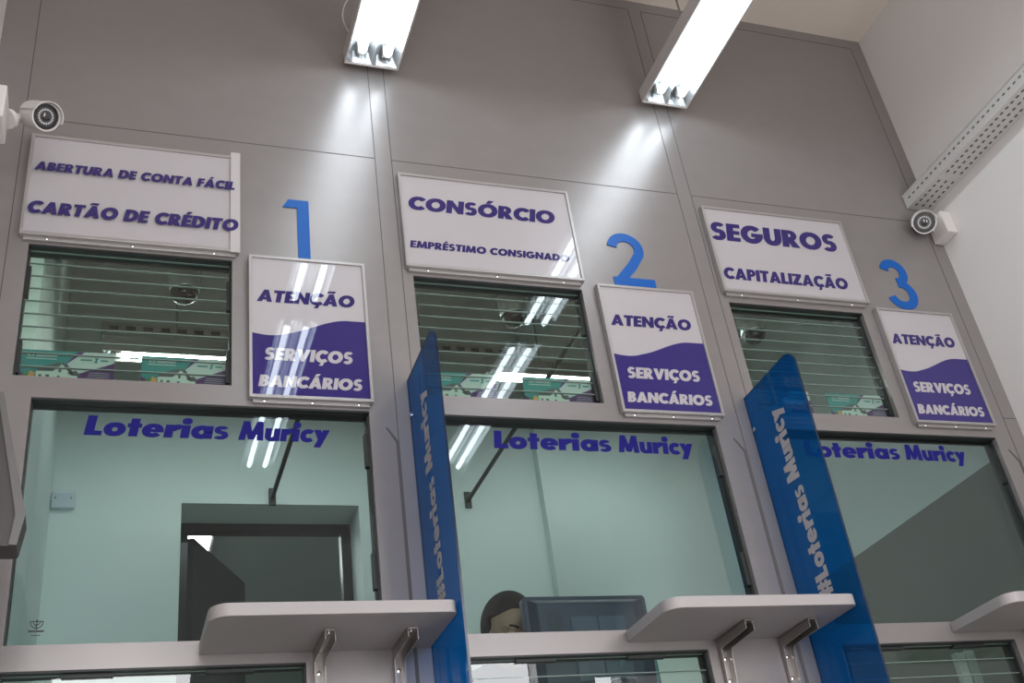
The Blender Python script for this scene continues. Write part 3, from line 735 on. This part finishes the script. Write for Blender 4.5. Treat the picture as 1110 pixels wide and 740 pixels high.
obj('panel_groove', MB().box(mx0 + .222, mx0 + .226, my - .0172, my - .016, mz0 + .06, mz1 - .075), 'vent', t)
vt = MB()
for i in range(6):
    for j in range(9): vt.box(mx0 + .062 + i * .0085, mx0 + .0665 + i * .0085, my - .0132, my - .0121, mz1 - .155 + j * .011, mz1 - .149 + j * .011)
v_ = obj('vent', vt, 'vent', t); v_['kind'] = 'stuff'
obj('stand', MB().box(cx - .03, cx + .03, my + .01, my + .035, 1.012, mz0 + .05), 'monitor', t, bevel=.004)
obj('foot', MB().lathe([(0, .072), (.006, .072), (.012, .06)], (cx, my + .02, 1.0005), (0, 0, 1), 32), 'monitor', t, smooth=35)
obj('cable', MB().tube([(mx0 + .27, my - .018, mz0 + .10), (mx0 + .285, my - .05, mz0 + .175), (mx0 + .33, my - .06, mz0 + .195), (mx0 + .375, my - .05, mz0 + .16), (mx0 + .38, my - .03, mz0 + .05), (mx0 + .37, my - .02, 1.006)], .0035, 8), 'bcable', t, smooth=60)
for x, h, lab in ((2.931, .262, 'white folder standing behind the lowest glass of counter 3, left one'), (2.972, .268, 'white folder standing behind the lowest glass of counter 3, right one')):
    t = thing('folder', lab, 'folder', (x, .25, 1.0005), group='folders on the worktop')
    obj('cover', MB().box(x - .017, x + .017, .245, .248, 1.0005, 1.0005 + h).box(x - .017, x + .017, .262, .265, 1.0005, 1.0005 + h).box(x - .017, x - .0145, .248, .262, 1.0005, 1.0005 + h), 'binder', t)
    obj('papers', MB().box(x - .0142, x + .014, .2482, .2618, 1.0008, .992 + h), 'plastic', t)

# ------------------------------------------------------------------ the teller
BOW = 29
def person(px, py, pz, yaw):
    """standing woman, about 1.62 m; local -Y is where she faces"""
    t = thing('person', 'person with dark tied-back hair in a dark blouse, half hidden behind the glass beside the monitor', 'person', (px, py, pz), (0, 0, yaw))
    t.scale = (1.008,) * 3
    t['label'] = 'person with dark tied-back hair looking down behind the second big pane'
    J = {}; E_ = []; Rd = {}
    def j(n_, p, r, par=None):
        J[n_] = p; Rd[n_] = r
        if par: E_.append((par, n_))
    j('pelvis', (0, 0, .92), .125); j('waist', (0, .005, 1.05), .105, 'pelvis'); j('chest', (0, .0, 1.20), .118, 'waist'); j('upper', (0, .005, 1.32), .095, 'chest')
    j('neck', (0, .0, 1.40), .052, 'upper'); j('neck2', (0, -.012, 1.46), .050, 'neck')
    for s, sx in (('L', -1), ('R', 1)):
        j('sh' + s, (sx * .155, .005, 1.325), .058, 'upper'); j('el' + s, (sx * .225, .06, 1.085), .040, 'sh' + s); j('wr' + s, (sx * .15, -.075, 1.045), .027, 'el' + s)
        j('pm' + s, (sx * .14, -.125, 1.035), .029, 'wr' + s)
        j('hp' + s, (sx * .085, .0, .84), .09, 'pelvis'); j('kn' + s, (sx * .09, -.01, .47), .058, 'hp' + s); j('an' + s, (sx * .09, .01, .085), .038, 'kn' + s); j('to' + s, (sx * .095, -.13, .035), .032, 'an' + s)
    names = list(J); me = bpy.data.meshes.new('body_skeleton')
    me.from_pydata([J[k] for k in names], [(names.index(a_), names.index(b_)) for a_, b_ in E_], [])
    so = bpy.data.objects.new('body_skeleton', me); COL.objects.link(so)
    sk = so.modifiers.new('skin', 'SKIN'); sub = so.modifiers.new('sub', 'SUBSURF'); sub.levels = 2
    for i, k in enumerate(names):
        sv = me.skin_vertices[0].data[i]; r = Rd[k]
        fx = {'pelvis': 1.15, 'waist': 1.1, 'chest': 1.15, 'upper': 1.2}.get(k, 1.)
        sv.radius = (r * fx, r * (.85 if fx > 1 else 1.)); sv.use_root = (k == 'pelvis')
    dg = bpy.context.evaluated_depsgraph_get(); dg.update()
    bm = bmesh.new(); tmp = bpy.data.meshes.new_from_object(so.evaluated_get(dg)); bm.from_mesh(tmp); bpy.data.meshes.remove(tmp); bpy.data.objects.remove(so)
    HM = Matrix.Translation((0, -.005, 1.44)) @ Matrix.Rotation(math.radians(BOW), 4, 'X') @ Matrix.Translation((0, .005, -1.44))
    def blob(c, r, rot=None, seg=20):
        mt = (HM if c[2] > 1.41 else Matrix.Identity(4)) @ Matrix.Translation(c)
        if rot: mt = mt @ rot
        bmesh.ops.create_uvsphere(bm, u_segments=seg, v_segments=seg // 2 + 2, radius=1., matrix=mt @ Matrix.Diagonal((*r, 1)))
    def limb(pts, rs):
        mb_ = MB()
        for (p, q), (ra, rb) in zip(zip(pts, pts[1:]), zip(rs, rs[1:])): mb_.cyl(p, q, ra, rb, 10)
        vs = [bm.verts.new(v) for v in mb_.v]
        for f in mb_.f: bm.faces.new([vs[i] for i in f])
        for p, r in zip(pts, rs): blob(Vector(p), (r, r, r), seg=8)
    for sx in (-1, 1):                                                     # fingers, curled over the worktop edge
        for i, (dx_, ln) in enumerate(((-.027, .060), (-.009, .070), (.009, .066), (.026, .052))):
            x = sx * .14 + dx_; y = -.145
            limb([(x * 1.0, y + .02, 1.030), (x, y - ln * .42, 1.030), (x, y - ln * .78, 1.021), (x, y - ln, 1.010)], [.0095, .009, .0082, .007])
        limb([(sx * .120, -.10, 1.035), (sx * .100, -.130, 1.029), (sx * .093, -.160, 1.020)], [.0125, .010, .008])
    hz = 1.525; hy = -.03                                                   # head centre
    blob(Vector((0, hy + .010, hz + .022)), (.074, .092, .088)); blob(Vector((0, hy - .030, hz - .045)), (.055, .058, .072))
    blob(Vector((0, hy - .066, hz - .092)), (.023, .020, .018)); blob(Vector((0, hy - .052, hz + .028)), (.060, .040, .045))
    for sx in (-1, 1):
        blob(Vector((sx * .038, hy - .060, hz - .035)), (.026, .022, .026)); blob(Vector((sx * .030, hy - .076, hz + .022)), (.026, .013, .010))
        blob(Vector((sx * .074, hy + .012, hz - .012)), (.008, .018, .031)); blob(Vector((sx * .031, hy - .0745, hz + .0035)), (.0155, .0130, .0105))
    blob(Vector((0, hy - .092, hz - .022)), (.010, .014, .024)); blob(Vector((0, hy - .103, hz - .036)), (.016, .014, .011))
    blob(Vector((0, hy - .086, hz - .066)), (.022, .010, .006)); blob(Vector((0, hy - .083, hz - .075)), (.019, .010, .007))
    me = bpy.data.meshes.new('body'); bm.to_mesh(me); bm.free()
    o = bpy.data.objects.new('body', me); COL.objects.link(o)
    rm = o.modifiers.new('r', 'REMESH'); rm.mode = 'VOXEL'; rm.voxel_size = .0045
    smo = o.modifiers.new('s', 'SMOOTH'); smo.factor = .5; smo.iterations = 4
    dg = bpy.context.evaluated_depsgraph_get(); dg.update()
    final = bpy.data.meshes.new_from_object(o.evaluated_get(dg)); bpy.data.objects.remove(o)
    # the skin surface: one continuous mesh
    final.name = 'body'; final.materials.clear(); final.materials.append(M['skin'])
    final.polygons.foreach_set('use_smooth', [True] * len(final.polygons))
    body = bpy.data.objects.new('body', final); COL.objects.link(body); body.parent = t
    def garment(name, test, off, mt):
        b2 = bmesh.new(); b2.from_mesh(final); b2.normal_update()
        dele = [f for f in b2.faces if not test(f.calc_center_median())]
        bmesh.ops.delete(b2, geom=dele, context='FACES')
        for v in b2.verts: v.co += v.normal * off
        m_ = bpy.data.meshes.new(name); b2.to_mesh(m_); b2.free(); m_.materials.clear(); m_.materials.append(M[mt])
        g_ = bpy.data.objects.new(name, m_); COL.objects.link(g_); g_.parent = body
        s_ = g_.modifiers.new('thick', 'SOLIDIFY'); s_.thickness = .003; s_.offset = 1
    garment('blouse', lambda c: c.z > .93 and c.z < 1.40 - .55 * max(0, .06 - abs(c.x)) and not (c.y < -.09 and abs(c.x) > .085 and c.z < 1.10), .006, 'shirt')
    garment('trousers', lambda c: .10 < c.z < .95 , .005, 'trouser')
    garment('shoes', lambda c: c.z < .095, .006, 'black')
    # hair: a swept-back shell with a centre dip at the forehead, and a knot behind
    hb = bmesh.new(); bmesh.ops.create_uvsphere(hb, u_segments=112, v_segments=80, radius=1.)
    for v in hb.verts:
        p = v.co
        v.co = Vector((p.x * .088, hy + .016 + p.y * .104, hz + .012 + p.z * .108))
    def is_face(c):
        x = abs(c.x) / .088; z = c.z - hz; y = c.y - hy
        line = .078 - .075 * max(0, x - .30) ** 1.5                                   # hairline falls towards the temples
        return (y < -.006 and z < line and x < .96) or z < -.085 or (y < .02 and z < -.07)
    bmesh.ops.delete(hb, geom=[f for f in hb.faces if is_face(f.calc_center_median())], context='FACES')
    hb.transform(HM)
    m_ = bpy.data.meshes.new('hair'); hb.to_mesh(m_); hb.free(); m_.materials.append(M['hair']); m_.polygons.foreach_set('use_smooth', [True] * len(m_.polygons))
    hair = bpy.data.objects.new('hair', m_); COL.objects.link(hair); hair.parent = body
    s_ = hair.modifiers.new('thick', 'SOLIDIFY'); s_.thickness = .012; s_.offset = -1
    k_ = MB(); k_.lathe([(-.034, .006), (-.028, .02), (-.012, .033), (.008, .034), (.024, .024), (.032, .006)], (0, hy + .125, hz + .0), (0, 1, .2), 20)
    obj('hair_knot', k_, 'hair', body, smooth=60, local=True).data.transform(HM)
    for sx in (-1, 1):
        e_ = MB(); c_ = Vector((sx * .031, hy - .0725, hz + .002)); e_.lathe([(-.0125, .001), (-.010, .0075), (-.004, .0118), (.004, .0118), (.010, .0075), (.0125, .001)], c_, (0, -1, 0), 18)
        ey_ = obj('eye', e_, 'eye', body, smooth=60, local=True); ey_.data.transform(HM)
        obj('iris', MB().lathe([(0, .0056), (.0010, .0050), (.0014, .001)], c_ + Vector((0, -.0117, -.002)), (0, -1, -.1), 16), 'iris', ey_, local=True, smooth=60).data.transform(HM)
        br = MB(); br.tube([(sx * .014, hy - .0905, hz + .021), (sx * .026, hy - .0905, hz + .027), (sx * .040, hy - .084, hz + .027), (sx * .052, hy - .072, hz + .020)], .0036, 8)
        obj('eyebrow', br, 'hair', body, smooth=60, local=True).data.transform(HM)
    return t
person(1.566, .73, 0.0, .10)

# ------------------------------------------------------------------ light
def area(name, loc, rot, sx, sy, power, col):
    l = bpy.data.lights.new(name, 'AREA'); l.shape = 'RECTANGLE'; l.size = sx; l.size_y = sy; l.energy = power; l.color = col
    o = bpy.data.objects.new(name, l); COL.objects.link(o); o.location = loc; o.rotation_euler = rot
    return o
for a, b, z0, z1 in FO:                                                  # daylight from the street
    area('daylight', ((a + b) / 2, YF - .14, (z0 + z1) / 2), (pi / 2, 0, 0), b - a, z1 - z0, 9.6 * pi * (b - a) * (z1 - z0), (1., 1.005, 1.02))
pl = thing('passage_light', 'bright lamp panel glimpsed through the doorway behind the glass', 'lamp', (.66, 2.45, 2.78))
obj('frame', MB().box(.58, .84, 2.0, 3.4, 2.765, 2.7995), 'house', pl)
M['panelglow'] = emit('passage_glow', (1, 1, 1), 15.)
obj('diffuser', MB().box(.595, .825, 2.015, 3.385, 2.760, 2.7648), 'panelglow', pl)

wd = bpy.data.worlds.new('World'); S.world = wd; wd.use_nodes = True
bg = wd.node_tree.nodes['Background']; bg.inputs[0].default_value = (.80, .90, 1., 1); bg.inputs[1].default_value = .8

vs = S.view_settings
S.display_settings.display_device = 'sRGB'
vs.view_transform = 'Standard'; vs.look = 'None'; vs.exposure = 0.09; vs.gamma = 1.0; vs.use_curve_mapping = False
S.cycles.max_bounces = 10; S.cycles.transparent_max_bounces = 24; S.cycles.diffuse_bounces = 5; S.cycles.glossy_bounces = 5
S.cycles.use_denoising = True; S.cycles.sample_clamp_indirect = 6.
S.cycles.caustics_reflective = False; S.cycles.caustics_refractive = False
